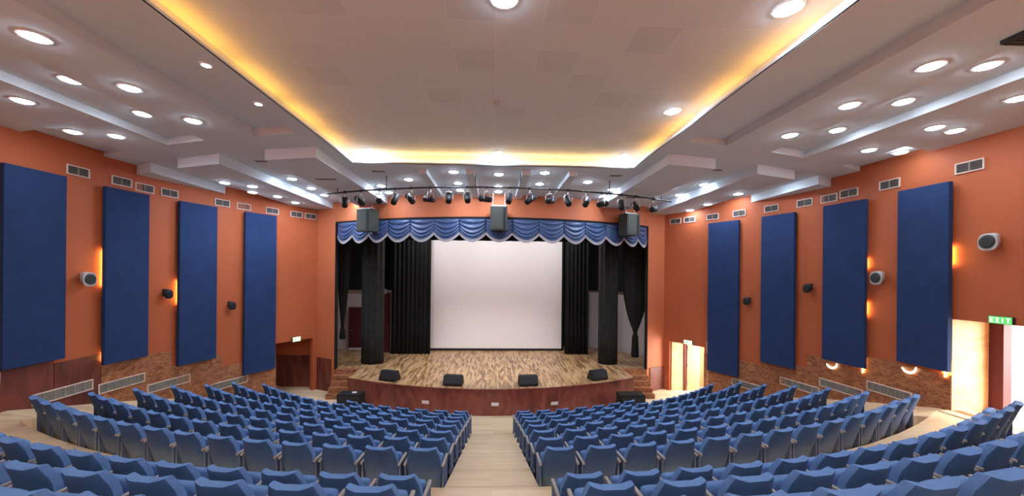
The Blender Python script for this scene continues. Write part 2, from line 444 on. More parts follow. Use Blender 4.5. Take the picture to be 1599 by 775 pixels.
# ------------------------------------------------------------------ downlights
def make_disc(r, m):
    bm = bmesh.new(); n = 24
    prof = [(r+.03, 0), (r+.028, -.012), (r, -.014), (r-.004, -.002)]
    rings = [[bm.verts.new((a*math.cos(2*PI*k/n), a*math.sin(2*PI*k/n), z)) for k in range(n)] for a, z in prof]
    for A, B in zip(rings, rings[1:]):
        for k in range(n): bm.faces.new([A[k], A[(k+1) % n], B[(k+1) % n], B[k]])
    bm2 = bmesh.new()
    rg = [[bm2.verts.new((r*q*math.cos(2*PI*k/n), r*q*math.sin(2*PI*k/n), -.006-.034*math.sqrt(1-q*q)*(r/.125))) for k in range(n)] for q in (1, .92, .7, .35)]
    for A, B in zip(rg, rg[1:]):
        for k in range(n): bm2.faces.new([A[k], A[(k+1) % n], B[(k+1) % n], B[k]])
    bm2.faces.new(rg[-1])
    return bm, bm2
proto = {}
def downlight(x, y, z, label, group, r=.125, m='lamp'):
    if m == 'lamp' and y < 9 and abs(x) > 4: m = 'lampdim'
    key = (r, m)
    t = thing('downlight', label, 'ceiling light', (x, y, z), 0, group)
    if key not in proto:
        a, b = make_disc(r, m)
        o1 = obj('lamp_ring', a, 'ring', t); o2 = obj('lamp_lens', b, m, t); proto[key] = (o1, o2)
    else:
        for p in proto[key]:
            c = p.copy(); C.objects.link(c); c.parent = t
    return t
G = 'round downlights'
sub = [((-3.3, 10.1), 'front left corner'), ((.08, 10.1), 'middle of the front edge'), ((3.42, 10.1), 'front right corner'), ((3.41, 7.28), 'right edge, second from stage'), ((3.42, 4.39), 'right edge, nearest the viewer'), ((.09, 4.4), 'centre line, nearest the viewer')]
for (x, y), w in sub: downlight(x, y, ZU-.002, f'bright downlight in the tiled ceiling recess, {w}', G, .13)
for i, (x, y) in enumerate([(-4.02, 6.67), (-3.99, 5.44)]): downlight(x, y, ZM-.001, f'small spotlight beside the left cove edge, {"farther" if i == 0 else "nearer"} of two', G, .055, 'lampsmall')
def rowl(pts, z, where):
    n = len(pts)
    for i, (x, y) in enumerate(pts): downlight(x, y, z, f'downlight {where}, {ORD[i] + " from the stage" if n > 1 else "single"}', G)
rowl([(-5.73, 7.5), (-5.7, 6.2), (-5.63, 4.89)], ZM, 'on the left soffit inner row')
rowl([(-6.75, 7.6), (-6.7, 6.3)], ZM+.15, 'in the left outer trough')
rowl([(-8.05, 8.46), (-7.98, 6.77)], ZM, 'on the left soffit along the wall')
rowl([(-8.72, 8.25)], ZM, 'nearest the left wall beside its far pair')
rowl([(5.94, 7.55), (5.86, 6.16), (5.83, 4.95)], ZM, 'on the right soffit inner row')
rowl([(6.98, 7.6), (6.94, 6.3), (6.9, 5.16)], ZM+.15, 'in the right outer trough')
rowl([(8.38, 8.33), (8.32, 6.99), (8.23, 5.77)], ZM, 'on the right soffit along the wall')
rowl([(9.25, 8.45)], ZM, 'right against the right wall, far')
rowl([(8.88, 7.12)], ZM, 'right beside the right wall, near')
rowl([(-5.53, 15.2), (-5.5, 14.24), (-5.55, 12.85)], ZM, 'in the far left trough, inner line')
rowl([(-6.36, 14.6), (-6.3, 13.44), (-6.25, 12.08)], ZM, 'in the far left trough, outer line')
rowl([(-7.57, 14.9), (-7.57, 13.7), (-7.46, 12.11)], ZL, 'on the far left beam, inner line')
rowl([(-8.02, 13.03), (-7.98, 11.65)], ZL, 'on the far left beam, outer line')
rowl([(-3.79, 13.95), (-3.75, 12.85)], ZM, 'beside the left dropped beam near the stage')
rowl([(-2.64, 11.89)], ZM, 'between the two left ribs near the stage')
rowl([(-1.19, 13.34), (-1.16, 12.28), (-1.16, 10.88)], ZM, 'left of the middle ribs')
rowl([(.13, 13.45), (.12, 12.65), (.12, 11.07)], ZM, 'on the centre line between the ribs')
rowl([(1.43, 12.18), (1.41, 10.8)], ZM, 'right of the middle ribs')
rowl([(2.88, 11.81)], ZM, 'outside the right rib near the stage')
rowl([(3.97, 13.91), (3.95, 12.82)], ZM, 'beside the right dropped beam near the stage')
rowl([(5.72, 14.1), (5.69, 12.49)], ZM, 'in the far right trough, inner line')
rowl([(6.6, 13.52), (6.58, 11.87)], ZM, 'in the far right trough, outer line')
rowl([(7.9, 15.25), (7.85, 13.88), (7.76, 11.98)], ZL, 'on the far right beam')
rowl([(8.6, 13.61), (8.44, 11.54)], ZM, 'in the outermost trough on the right')
# smoke detector and a dark ceiling bracket
bm = bmesh.new(); tube(bm, [(0, 0, 0), (0, 0, -.03), (0, 0, -.05)], [.07, .065, .04], 16)
o = tag(obj('smoke_detector', bm, 'greypale', smooth=True), 'small round detector on the tiled ceiling recess', 'smoke detector'); o.location = (.03, 7.09, ZU)
bm = bmesh.new(); box(bm, -.2, .2, -.14, .14, -.05, 0, 0, .01)
for k in range(5): box(bm, -.17, .17, -.12+.055*k, -.095+.055*k, -.06, -.05)
o = tag(obj('ceiling_grille', bm, 'darkgrey'), 'dark square grille in the ceiling at the upper right edge', 'grille'); o.location = (6.22, 4.25, ZM)
for i, (x, y, z, w, lab) in enumerate(((-5.85, 10.2, ZM, .7, 'thin dark slot vent in the far left trough'), (-4.75, 11.0, ZL, .55, 'thin dark slot vent on the inner left beam'), (5.9, 10.2, ZM, .5, 'thin dark slot vent in the far right trough'), (-3.3, 11.0, ZM, .35, 'thin dark slot vent left of the ribs'), (3.5, 11.0, ZM, .35, 'thin dark slot vent right of the ribs'), (4.75, 12.9, ZL, .55, 'thin dark slot vent on the inner right beam'))):
    bm = bmesh.new(); box(bm, -w/2, w/2, -.06, .06, -.012, 0); box(bm, -w/2+.02, w/2-.02, -.01, .01, -.02, -.01)
    o = tag(obj('slot_vent', bm, 'louver'), lab, 'vent', 'slot vents in the far ceiling'); o.location = (x, y, z)

# ------------------------------------------------------------------ things on the side walls
def on_wall(s, y, off=0):
    nx, ny = wnorm(y); return (s*(wx(y)+nx*off), y+ny*off), math.atan2(ny, s*nx)
def frame_of(s, y):
    """rotation so local +y points out of the wall into the room, local x runs along it"""
    nx, ny = wnorm(y); return math.atan2(ny, s*nx) - PI/2
# acoustic panels
names = ['nearest the viewer', 'second from the viewer', 'third from the viewer', 'nearest the stage']
def acoustic(s, y0, y1, z0, z1, i):
    ym = (y0+y1)/2; (x, y), _ = on_wall(s, ym); rz = frame_of(s, ym)
    L = math.hypot(y1-y0, wx(y1)-wx(y0))
    t = thing('acoustic_panel', f'tall blue fabric acoustic panel on the {"left" if s < 0 else "right"} wall, {names[i]}', 'acoustic panel', (x, y, z0), rz, 'blue wall panels')
    obj('cloth_face', BOX(-L/2, L/2, .07, .17, 0, z1-z0, .012), 'fabric', t)
    b = bmesh.new()
    for zz in (.3, (z1-z0)/2, z1-z0-.3): box(b, -L/2+.15, L/2-.15, 0.001, .075, zz-.04, zz+.04)
    obj('mounting_batten', b, 'dark', t)
PL = [(7.93, 9.05, 3.0, 7.12), (9.95, 11.05, 2.62, 7.1), (11.92, 13.05, 2.12, 7.1), (13.97, 15.0, 1.3, 7.1)]
PR = [(7.86, 8.9, 3.0, 7.08), (9.75, 10.92, 2.6, 7.06), (11.83, 12.92, 2.07, 7.03), (13.75, 14.82, 1.29, 7.03)]
for i, p in enumerate(PL): acoustic(-1, *p, i)
for i, p in enumerate(PR): acoustic(1, *p, i)
# warm tubes behind the panels' near edges
def wall_tube(s, y, z0, z1, label, r=.012):
    (x, yy), _ = on_wall(s, y, .045); bm = bmesh.new(); tube(bm, [(0, 0, 0), (0, 0, z1-z0)], r, 6)
    o = tag(obj('wall_light_tube', bm, 'wall_led'), label, 'wall light', 'warm tubes behind the wall panels'); o.location = (x, yy, z0)
for s_, y_, z0_, z1_, lab_ in (
    (-1, 10.02, 4.6, 5.5, 'warm tube glowing behind the second left panel, upper'), (-1, 10.05, 2.72, 2.9, 'warm tube glowing behind the second left panel, at its foot'),
    (-1, 11.98, 4.0, 4.7, 'warm tube glowing behind the third left panel'),
    (1, 9.80, 5.25, 5.5, 'warm tube glowing behind the second right panel, upper'), (1, 9.80, 4.0, 4.35, 'warm tube glowing behind the second right panel, middle'),
    (1, 9.86, 2.47, 2.85, 'warm tube glowing at the foot of the second right panel'),
    (1, 7.90, 5.3, 5.7, 'warm tube glowing behind the nearest right panel, upper'), (1, 8.0, 2.86, 3.2, 'warm tube glowing at the foot of the nearest right panel')):
    wall_tube(s_, y_, z0_, z1_, lab_)
def loop_light(s, y, z, label):
    (x, yy), _ = on_wall(s, y, .04); rz = frame_of(s, y); bm = bmesh.new()
    pts = [(.16*math.cos(a), .02, .16*math.sin(a)) for a in [PI*(1.0+i*.085) for i in range(11)]]
    tube(bm, pts, [.012+.014*math.sin(PI*i/10) for i in range(11)], 8)
    o = tag(obj('rope_light', bm, 'loop', smooth=True), label, 'rope light', 'glowing loops below the right panels'); o.location = (x, yy, z); o.rotation_euler.z = rz
loop_light(1, 10.72, 2.54, 'glowing curl of light below the second right panel')
loop_light(1, 8.72, 2.93, 'glowing curl of light below the nearest right panel')
# high vents
def louvered(name, s, y, z, L, H, label, cat, group, nb):
    (x, yy), _ = on_wall(s, y); rz = frame_of(s, y)
    if nb > 2: (x, yy), _ = on_wall(s, y, .026)
    t = thing(name, label, cat, (x, yy, z), rz, group)
    b = bmesh.new(); w = .022
    box(b, -L/2, L/2, 0.001, .03, -H/2, -H/2+w); box(b, -L/2, L/2, 0.001, .03, H/2-w, H/2)
    box(b, -L/2, -L/2+w, 0.001, .03, -H/2+w, H/2-w); box(b, L/2-w, L/2, 0.001, .03, -H/2+w, H/2-w)
    obj('vent_frame', b, 'trim', t)
    b = bmesh.new(); box(b, -L/2+w, L/2-w, 0.001, .006, -H/2+w, H/2-w); obj('backing', b, 'dark' if nb == 2 else 'grille', t)
    b = bmesh.new(); n = int((H-2*w)/.03)
    for k in range(n):
        zz = -H/2+w+(k+.5)*(H-2*w)/n
        vs = box(b, -L/2+w, L/2-w, .008, .024, zz-.004, zz+.004)
    for j in range(1, nb): box(b, -L/2+j*L/nb-.012, -L/2+j*L/nb+.012, .006, .028, -H/2+w, H/2-w)
    obj('louvers', b, 'louver' if nb == 2 else 'grille', t)
VL = [9.43, 10.45, 11.05, 11.72, 13.3, 14.0, 14.93, 15.78, 16.3]
VR = [7.62, 9.24, 10.31, 10.88, 11.61, 12.69, 13.8, 14.75, 15.61, 16.16]
for s, V, nm in ((-1, VL, 'left'), (1, VR, 'right')):
    for i, y in enumerate(V):
        louvered('air_vent', s, y, 7.33 if y < 10.5 else 7.29, .5, .23, f'small high air vent on the {nm} wall under the ceiling, {ORD[i]} from the viewer', 'vent', 'high air vents', 2)
# low return grilles
for i, (y, L, z) in enumerate(((9.16, 1.24, 2.2), (10.5, 1.16, 2.02), (11.75, 1.24, 1.65), (13.58, 1.26, 1.13))):
    louvered('floor_grille', -1, y, z, L, .25, f'long low return grille on the left wall, {ORD[i]} from the viewer', 'grille', 'long low grilles', 6)
for i, (y, L, z) in enumerate(((9.2, 1.09, 2.18), (10.48, 1.24, 1.88), (11.72, 1.27, 1.57), (13.44, 1.2, 1.07))):
    louvered('floor_grille', 1, y, z, L, .24, f'long low return grille on the right wall, {ORD[i]} from the viewer', 'grille', 'long low grilles', 6)
# wall speakers: pale ones and small dark ones
def wall_speaker(s, y, z, pale, label):
    (x, yy), _ = on_wall(s, y); rz = frame_of(s, y)
    t = thing('wall_speaker', label, 'speaker', (x, yy, z), rz, 'speakers on the side walls')
    k = .84 if pale else .66
    b = bmesh.new(); n = 20; R_ = []
    for yy_, w, h in ((.07, .11, .12), (.09, .15, .16), (.19, .19, .20), (.205, .18, .19)):
        R_.append([b.verts.new((w*k*math.copysign(abs(math.cos(a))**.7, math.cos(a)), yy_*(.6+.4*k), h*k*math.copysign(abs(math.sin(a))**.7, math.sin(a))-(yy_-.07)*.45)) for a in [2*PI*(q+.5)/n for q in range(n)]])
    for A, B in zip(R_, R_[1:]):
        for q in range(n): b.faces.new([A[q], A[(q+1) % n], B[(q+1) % n], B[q]])
    b.faces.new(R_[0][::-1]); b.faces.new(R_[-1])
    obj('cabinet', b, 'greypale' if pale else 'dark', t)
    b = bmesh.new(); A = []
    for yy_, w in ((.206, .155), (.222, .15), (.232, .12)):
        A.append([b.verts.new((w*k*math.cos(a), yy_*(.6+.4*k), w*k*math.sin(a)+.02*k-(yy_-.07)*.45)) for a in [2*PI*q/n for q in range(n)]])
    for P_, Q_ in zip(A, A[1:]):
        for q in range(n): b.faces.new([P_[q], P_[(q+1) % n], Q_[(q+1) % n], Q_[q]])
    b.faces.new(A[-1]); obj('speaker_grille', b, 'darkgrey' if pale else 'dark', t)
    b = bmesh.new(); box(b, -.05, .05, .001, .02, -.10, .10); tube(b, [(0, .02, 0), (0, .09*(.6+.4*k), -.01)], .022, 8); obj('wall_bracket', b, 'greypale' if pale else 'dark', t)
wall_speaker(-1, 9.55, 4.83, True, 'pale grey wall speaker beside the nearest left panel')
wall_speaker(-1, 11.6, 4.36, False, 'small dark wall speaker between the second and third left panels')
wall_speaker(-1, 13.55, 3.85, False, 'small dark wall speaker between the third and fourth left panels')
wall_speaker(1, 13.42, 4.14, False, 'small dark wall speaker between the third and fourth right panels')
wall_speaker(1, 11.4, 4.69, False, 'small dark wall speaker between the second and third right panels')
wall_speaker(1, 9.4, 5.04, True, 'pale grey wall speaker between the two nearest right panels')
wall_speaker(1, 7.18, 5.78, True, 'pale wall speaker high above the open right side exit')
# cable on the left wall
bm = bmesh.new()
tube(bm, [(-9.8, 7.99, 2.95), (-9.79, 7.97, 2.7), (-9.78, 7.93, 2.5), (-9.76, 7.9, 2.35), (-9.74, 7.86, 2.2)], .014, 6)
tag(obj('loose_cable', bm, 'greypale'), 'loose pale cable hanging down the left wall below the nearest panel', 'cable')

# exit signs with letters
def strokes(bm, ch, x, w, h, t, y):
    L = {'E': [(0, 0, t, h), (0, 0, w, t), (0, h-t, w, h), (0, (h-t)/2, w*.8, (h+t)/2)],
         'I': [((w-t)/2, 0, (w+t)/2, h)], 'T': [((w-t)/2, 0, (w+t)/2, h), (0, h-t, w, h)]}
    if ch == 'X':
        for d in (0, 1):
            a, b = (0, w-t*1.2) if d == 0 else (w-t*1.2, 0)
            vs = [(x+a, 0), (x+a+t*1.2, 0), (x+b+t*1.2, h), (x+b, h)]
            q = [bm.verts.new((-px, y, pz-h/2)) for px, pz in vs]; q2 = [bm.verts.new((-px, y+.004+.0005*d, pz-h/2)) for px, pz in vs]
            bm.faces.new(q); bm.faces.new(q2[::-1])
            for k in range(4): bm.faces.new([q[k], q[(k+1) % 4], q2[(k+1) % 4], q2[k]])
        return
    for a, b, c, d in L[ch]: box(bm, -(x+c), -(x+a), y, y+.004, b-h/2, d-h/2)
def exit_sign(s, y, z, L, H, m, ml, label):
    (x, yy), _ = on_wall(s, y); rz = frame_of(s, y)
    t = thing('exit_sign', label, 'exit sign', (x, yy, z), rz, None)
    obj('sign_box', BOX(-L/2, L/2, .001, .06, -H/2, H/2, .006), 'darkgrey', t)
    obj('sign_face', BOX(-L/2+.006, L/2-.006, .0605, .066, -H/2+.006, H/2-.006), m, t)
    b = bmesh.new(); h = H*.62; w = h*.62; gap = w*.4; tot = 4*w+3*gap
    for i, ch in enumerate('EXIT'): strokes(b, ch, -tot/2+i*(w+gap), w, h, h*.17, .067)
    obj('lettering', b, ml, t)
exit_sign(1, 7.07, 4.21, .36, .15, 'exitg', 'exitl', 'green EXIT sign over the bright open side exit')
exit_sign(1, 15.6, 2.22, .38, .17, 'exitw', 'exitd', 'bright EXIT sign over the lit exit beside the stage')
exit_sign(-1, 15.8, 2.26, .34, .18, 'exitw', 'exitd', 'glowing EXIT sign over the dark exit, left of the stage')

# doors and frames in the exits
def doorframe(n, polys, m='maroon'):
    b = bmesh.new()
    for p in polys: box(b, *p)
    obj(f'door_{n}', b, m, kind='structure')
doorframe(1, [(10.66, 10.84, 7.66, 7.915, 2.17, 4.16), (10.66, 10.84, 6.24, 6.48, 2.17, 4.16), (10.66, 10.84, 6.24, 7.9, 4.06, 4.2)])
doorframe(2, [(8.25, 8.33, 16.3, 16.36, 0, 2.12), (8.82, 8.93, 15.0, 15.1, 0, 2.1)])
# open door leaf of the front exit
t = thing('exit_door', 'salmon door leaf standing open in the exit beside the stage', 'door', (8.38, 16.34, 0), 0)
obj('leaf', BOX(0, .52, -.04, 0, .01, 2.05, .004), 'pinkdoor', t); b = bmesh.new(); tube(b, [(.44, -.045, 1.0), (.44, -.1, 1.0), (.36, -.1, 1.0)], .012, 8); obj('door_handle', b, 'silver', t)
b = bmesh.new()
for z in (.3, 1.1, 1.85): tube(b, [(0, -.05, z-.05), (0, -.05, z+.05)], .016, 8)
obj('hinges', b, 'darkgrey', t)

# ------------------------------------------------------------------ stage
def stage_y(x): return 13.45+.0475*x*x
SX = 5.55
front = [(-SX+2*SX*i/28, stage_y(-SX+2*SX*i/28)) for i in range(29)]
deck_poly = front + [(SX, 16.45), (6.62, 16.45), (7.3, 17.12), (8.7, 17.15), (8.7, 21.7), (-8.7, 21.7), (-8.7, 17.15), (-7.3, 17.12), (-6.62, 16.45), (-SX, 16.45)]
bm = bmesh.new(); prism(bm, deck_poly, .9, .94); obj('floor_stage', bm, 'deck', kind='structure')
bm = bmesh.new()
arc_strip(bm, -SX, SX, 0, .9, 13.47, .0475, .05, 28)
for s in (-1, 1): a, b_ = sorted((s*SX, s*(SX-.05))); box(bm, a, b_, stage_y(SX)+.02, 16.6, 0, .9)
o = obj('wall_stage_front', bm, 'stagefront', kind='structure')
bm = bmesh.new(); arc_strip(bm, -SX-.01, SX+.01, .895, .945, 13.43, .0475, .05, 28); obj('trim_6', bm, 'stagefront', kind='structure')
# stairs at both ends
for s, nm in ((-1, 'left'), (1, 'right')):
    b = bmesh.new(); n = 5
    for k in range(n):
        a, c = sorted((s*(SX+.01), s*6.53)); box(b, a, c, 15.25+.22*k, 16.44, .188*k-(.0 if k == 0 else .0), .188*(k+1)-.002)
    o = tag(obj('stage_stairs', b, 'wain'), f'wooden steps up to the stage at its {nm} end', 'stairs')
# outlet plates on the stage front
for i, (x, z) in enumerate(((-2.38, .40), (.09, .41), (2.22, .36))):
    b = bmesh.new(); box(b, -.13, .13, -.012, .012, -.055, .055, 0, .004); box(b, -.08, -.02, -.016, -.01, -.03, .03); box(b, .02, .08, -.016, -.01, -.03, .03)
    o = tag(obj('outlet_plate', b, 'ring'), f'white outlet plate on the maroon stage front, {("left of centre", "at the centre aisle", "right of centre")[i]}', 'outlet', 'outlet plates on the stage front')
    o.location = (x, stage_y(x)+.005, z); o.rotation_euler.z = math.atan(2*.0475*x)
# floor monitors
for i, (x, y) in enumerate(((-3.87, 14.62), (-1.42, 14.0), (1.28, 13.97), (4.04, 14.72))):
    t = thing('stage_monitor', f'black wedge monitor on the stage edge, {ORD[i]} from the left', 'speaker', (x, y, .94), math.atan(2*.0475*x), 'wedge monitors along the stage edge')
    b = bmesh.new(); w = .34
    poly = [(-.22, 0), (.2, 0), (.22, .06), (.08, .36), (-.12, .36), (-.24, .1)]
    L0 = [b.verts.new((-w, p, q)) for p, q in poly]; L1 = [b.verts.new((w, p, q)) for p, q in poly]
    b.faces.new(L0); b.faces.new(L1[::-1])
    for k in range(6): b.faces.new([L0[k], L1[k], L1[(k+1) % 6], L0[(k+1) % 6]])
    bmesh.ops.bevel(b, geom=list(b.edges), offset=.015, segments=2, affect='EDGES')
    obj('cabinet', b, 'dark', t)
    b = bmesh.new()
    pts = [(-.30, .21, .08), (.30, .21, .08), (.30, .09, .345), (-.30, .09, .345)]
    q = [b.verts.new(p) for p in pts]; q2 = [b.verts.new((p[0], p[1]+.02, p[2]+.01)) for p in pts]
    b.faces.new(q[::-1]); b.faces.new(q2)
    for k in range(4): b.faces.new([q[k], q[(k+1) % 4], q2[(k+1) % 4], q2[k]])
    obj('speaker_grille', b, 'darkgrey', t)
# subwoofers on the floor
for i, (x0, x1, y0, h) in enumerate(((-5.5, -4.67, 13.75, .66), (4.63, 5.55, 13.75, .62))):
    t = thing('subwoofer', f'black subwoofer box on the floor at the {"left" if i == 0 else "right"} end of the stage', 'speaker', ((x0+x1)/2, y0, 0), 0)
    w = (x1-x0)/2
    obj('cabinet', BOX(-w, w, 0, .5, .02, h, .02), 'dark', t)
    b = bmesh.new(); box(b, -w+.06, w-.06, -.012, 0, .08, h-.06, 0, .004); obj('speaker_grille', b, 'darkgrey', t)
    b = bmesh.new()
    for a in (-w+.08, w-.08):
        for c in (.06, .44): tube(b, [(a, c, 0), (a, c, .025)], .03, 10)
    obj('rubber_feet', b, 'dark', t)
b = bmesh.new(); box(b, -.08, .08, -.05, .05, 0, .035, 0, .01); tube(b, [(.05, 0, .03), (.05, 0, .05)], .012, 8)
o = tag(obj('wireless_receiver', b, 'ring'), 'small white box lying on the left subwoofer', 'box'); o.location = (-4.95, 13.95, .66)

# backstage shell
bm = bmesh.new()
box(bm, -8.8, 8.8, 21.6, 21.75, .9, 8.6)
obj('wall_stage_back', bm, 'blackwall', kind='structure')
bm = bmesh.new()
prism(bm, [(-9.0, 20.35), (-5.3, 20.45), (-5.3, 20.55), (-9.0, 20.45)], .94, 4.05)
prism(bm, [(5.0, 21.5), (5.0, 21.6), (8.7, 17.9), (8.6, 17.85)], .94, 4.08)
box(bm, -8.72, -8.6, 17.1, 20.5, .94, 4.05)
obj('wall_stage_side', bm, 'white', kind='structure')
bm = bmesh.new()
box(bm, -8.95, -8.72, 17.0, 21.7, -.1, 8.6); box(bm, 8.7, 8.9, 17.0, 21.7, -.1, 8.6); box(bm, 8.6, 8.7, 17.0, 21.7, .94, 8.6); box(bm, -8.9, 8.9, 21.7, 21.8, -.1, 1.0)
box(bm, -8.7, -5.2, 20.25, 20.3, 4.05, 8.5); prism(bm, [(4.9, 21.35), (5.0, 21.45), (8.62, 17.8), (8.5, 17.75)], 4.08, 8.5)
obj('wall_stage_wing', bm, 'blackwall', kind='structure')
# wing door with a white base strip
b = bmesh.new(); box(b, -7.5, -6.6, 20.27, 20.34, 1.0, 3.1, 0, .01)
t = thing('wing_door', 'dark maroon door in the white wing wall behind the left column', 'door', (-7.05, 20.3, .94), 0)
b = bmesh.new(); box(b, -.42, .42, -.05, 0, .1, 2.1, 0, .01); obj('leaf', b, 'maroon', t)
b = bmesh.new(); box(b, -.46, -.42, -.06, 0, 0, 2.15); box(b, .42, .46, -.06, 0, 0, 2.15); box(b, -.46, .46, -.06, 0, 2.1, 2.2); obj('door_frame', b, 'maroon', t)
b = bmesh.new(); box(b, -.44, .44, -.07, 0, 0, .09); obj('kick_plate', b, 'ring', t)
b = bmesh.new(); tube(b, [(-.34, -.06, 1.0), (-.34, -.1, 1.0), (-.25, -.1, 1.0)], .012, 8); obj('door_handle', b, 'silver', t)
b = bmesh.new(); box(b, -5.52, -5.2, 19.55, 19.75, .94, 3.95, 0, .01)
t = thing('wing_panel', 'narrow dark red panel between the left column and the main drape', 'panel', (-5.38, 19.7, .94), 0)
b.free(); obj('panel_face', BOX(-.16, .16, -.1, .05, 0, 3.0, .01), 'maroon', t)
obj('switch_box', BOX(-.13, .0, -.16, -.1, 2.95, 3.2, .01), 'greypale', t)

# pleated drapes
def pleats(name, label, x0, x1, y, z0, z1, n, amp, m, ctr=None, wfun=None, depth=.0):
    """curtain: closed pleated body; wfun(v) gives the width share at height share v"""
    b = bmesh.new(); nu = n*8; nv = 14 if wfun else 6
    rows = []
    xc = (x0+x1)/2; w = (x1-x0)/2
    for j in range(nv+1):
        v = j/nv; k = wfun(v) if wfun else 1
        fr, bk = [], []
        for i in range(nu+1):
            u = i/nu; ph = 2*PI*n*u
            x = xc + (2*u-1)*w*k
            yy = y + amp*(.7+.3*k)*math.sin(ph) + .25*amp*math.sin(2.3*ph+1.3)
            z = z0+(z1-z0)*v
            fr.append(b.verts.new((x, yy-.02, z))); bk.append(b.verts.new((x, yy+.04, z)))
        rows.append((fr, bk))
    for (f0, b0), (f1, b1) in zip(rows, rows[1:]):
        for i in range(nu):
            b.faces.new([f0[i], f0[i+1], f1[i+1], f1[i]]); b.faces.new([b0[i+1], b0[i], b1[i], b1[i+1]])
        b.faces.new([f0[0], f1[0], b1[0], b0[0]]); b.faces.new([f0[nu], b0[nu], b1[nu], f1[nu]])
    for i in range(nu):
        b.faces.new([rows[0][0][i], rows[0][1][i], rows[0][1][i+1], rows[0][0][i+1]])
        b.faces.new([rows[-1][0][i], rows[-1][0][i+1], rows[-1][1][i+1], rows[-1][1][i]])
    o = obj(name, b, m, smooth=True)
    return tag(o, label, 'curtain')
pleats('stage_drape', 'black main drape at the left side of the screen', -5.05, -3.12, 19.2, .95, 8.2, 9, .07, 'drape')
pleats('stage_drape', 'black main drape at the right side of the screen', 3.6, 4.78, 19.2, .95, 8.2, 6, .07, 'drape')
# leg drapes hung like columns
def column_drape(label, x0, x1, y):
    b = bmesh.new(); n = 64; xc = (x0+x1)/2; w = (x1-x0)/2; rows = []
    for z in (.95, 2.5, 4.5, 6.5, 8.2):
        rows.append([b.verts.new((xc+w*math.cos(a)*(1+.035*math.sin(11*a)), y+.32*math.sin(a)*(1+.10*math.sin(11*a)), z)) for a in [2*PI*k/n for k in range(n)]])
    for A, B in zip(rows, rows[1:]):
        for k in range(n): b.faces.new([A[k], A[(k+1) % n], B[(k+1) % n], B[k]])
    b.faces.new(rows[0][::-1]); b.faces.new(rows[-1])
    tag(obj('leg_drape', b, 'drape2', smooth=True), label, 'curtain')
column_drape('charcoal column of draped cloth near the left end of the stage', -5.84, -4.88, 17.3)
column_drape('charcoal column of draped cloth near the right end of the stage', 4.78, 5.64, 17.3)
# gathered drapes with tie-backs
def tied(label, xt0, xt1, xb, y, zt, ztie, zend, wt, ex=4.2):
    b = bmesh.new(); n = 40; rows = []
    nv = 16
    for j in range(nv+1):
        v = j/nv; z = zt+(ztie-zt)*v
        k = 1-v**ex if v < 1 else 0
        w = wt+((xt1-xt0)/2-wt)*k; xc = (xt0+xt1)/2*(1-v)+xb*v
        rows.append([(xc+w*math.cos(a)*(1+.05*math.sin(9*a)), y+(.06+.1*k)*math.sin(a)*(1+.18*math.sin(9*a)), z) for a in [2*PI*q/n for q in range(n)]])
    for z, w in ((ztie-.04, wt*.8), (ztie-.25, wt*1.5), (zend+.06, wt*1.9), (zend, wt*1.5)):
        rows.append([(xb+w*math.cos(a)*(1+.08*math.sin(9*a)), y+w*.7*math.sin(a), z) for a in [2*PI*q/n for q in range(n)]])
    R = [[b.verts.new(p) for p in r] for r in rows]
    for A, B in zip(R, R[1:]):
        for k in range(n): b.faces.new([A[k], B[k], B[(k+1) % n], A[(k+1) % n]])
    b.faces.new(R[0]); b.faces.new(R[-1][::-1])
    t = thing('tied_drape', label, 'curtain', (0, 0, 0)); obj('gathered_cloth', b, 'drape2', t, smooth=True)
    b = bmesh.new(); tube(b, [(xb+wt*.95*math.cos(a), y+wt*.75*math.sin(a), ztie) for a in [2*PI*q/16 for q in range(17)]], .03, 8, False)
    obj('tie_band', b, 'drape', t)
tied('charcoal drape gathered to a point at the left edge of the stage opening', -7.12, -6.42, -6.8, 17.6, 8.0, 2.6, 1.94, .07, 2.2)
tied('charcoal drape gathered to a point at the right edge of the stage opening', 5.95, 7.35, 6.58, 17.6, 8.0, 2.35, 1.15, .09)
# dark border drape behind the valance
pleats('border_drape', 'black border drape across the stage above the screen', -8.0, 8.0, 16.75, 6.4, 8.3, 40, .05, 'drape')
# hanging dim stage lamps in the wings
# projection screen
t = thing('projection_screen', 'large white projection screen at the back of the stage', 'screen', (.15, 20.05, .94))
obj('screen_surface', BOX(-3.42, 3.42, 0, .02, .12, 6.35), 'screen', t)
b = bmesh.new(); box(b, -3.5, 3.5, -.015, .03, .03, .12); box(b, -3.5, -3.42, -.015, .03, .03, 6.45); box(b, 3.42, 3.5, -.015, .03, .03, 6.45); box(b, -3.5, 3.5, -.015, .03, 6.35, 6.45)
obj('screen_border', b, 'dark', t)
b = bmesh.new(); tube(b, [(-3.0, .05, 0), (-3.0, .05, 7.4)], .03, 8); tube(b, [(3.0, .05, 0), (3.0, .05, 7.4)], .03, 8); obj('screen_frame', b, 'darkgrey', t)

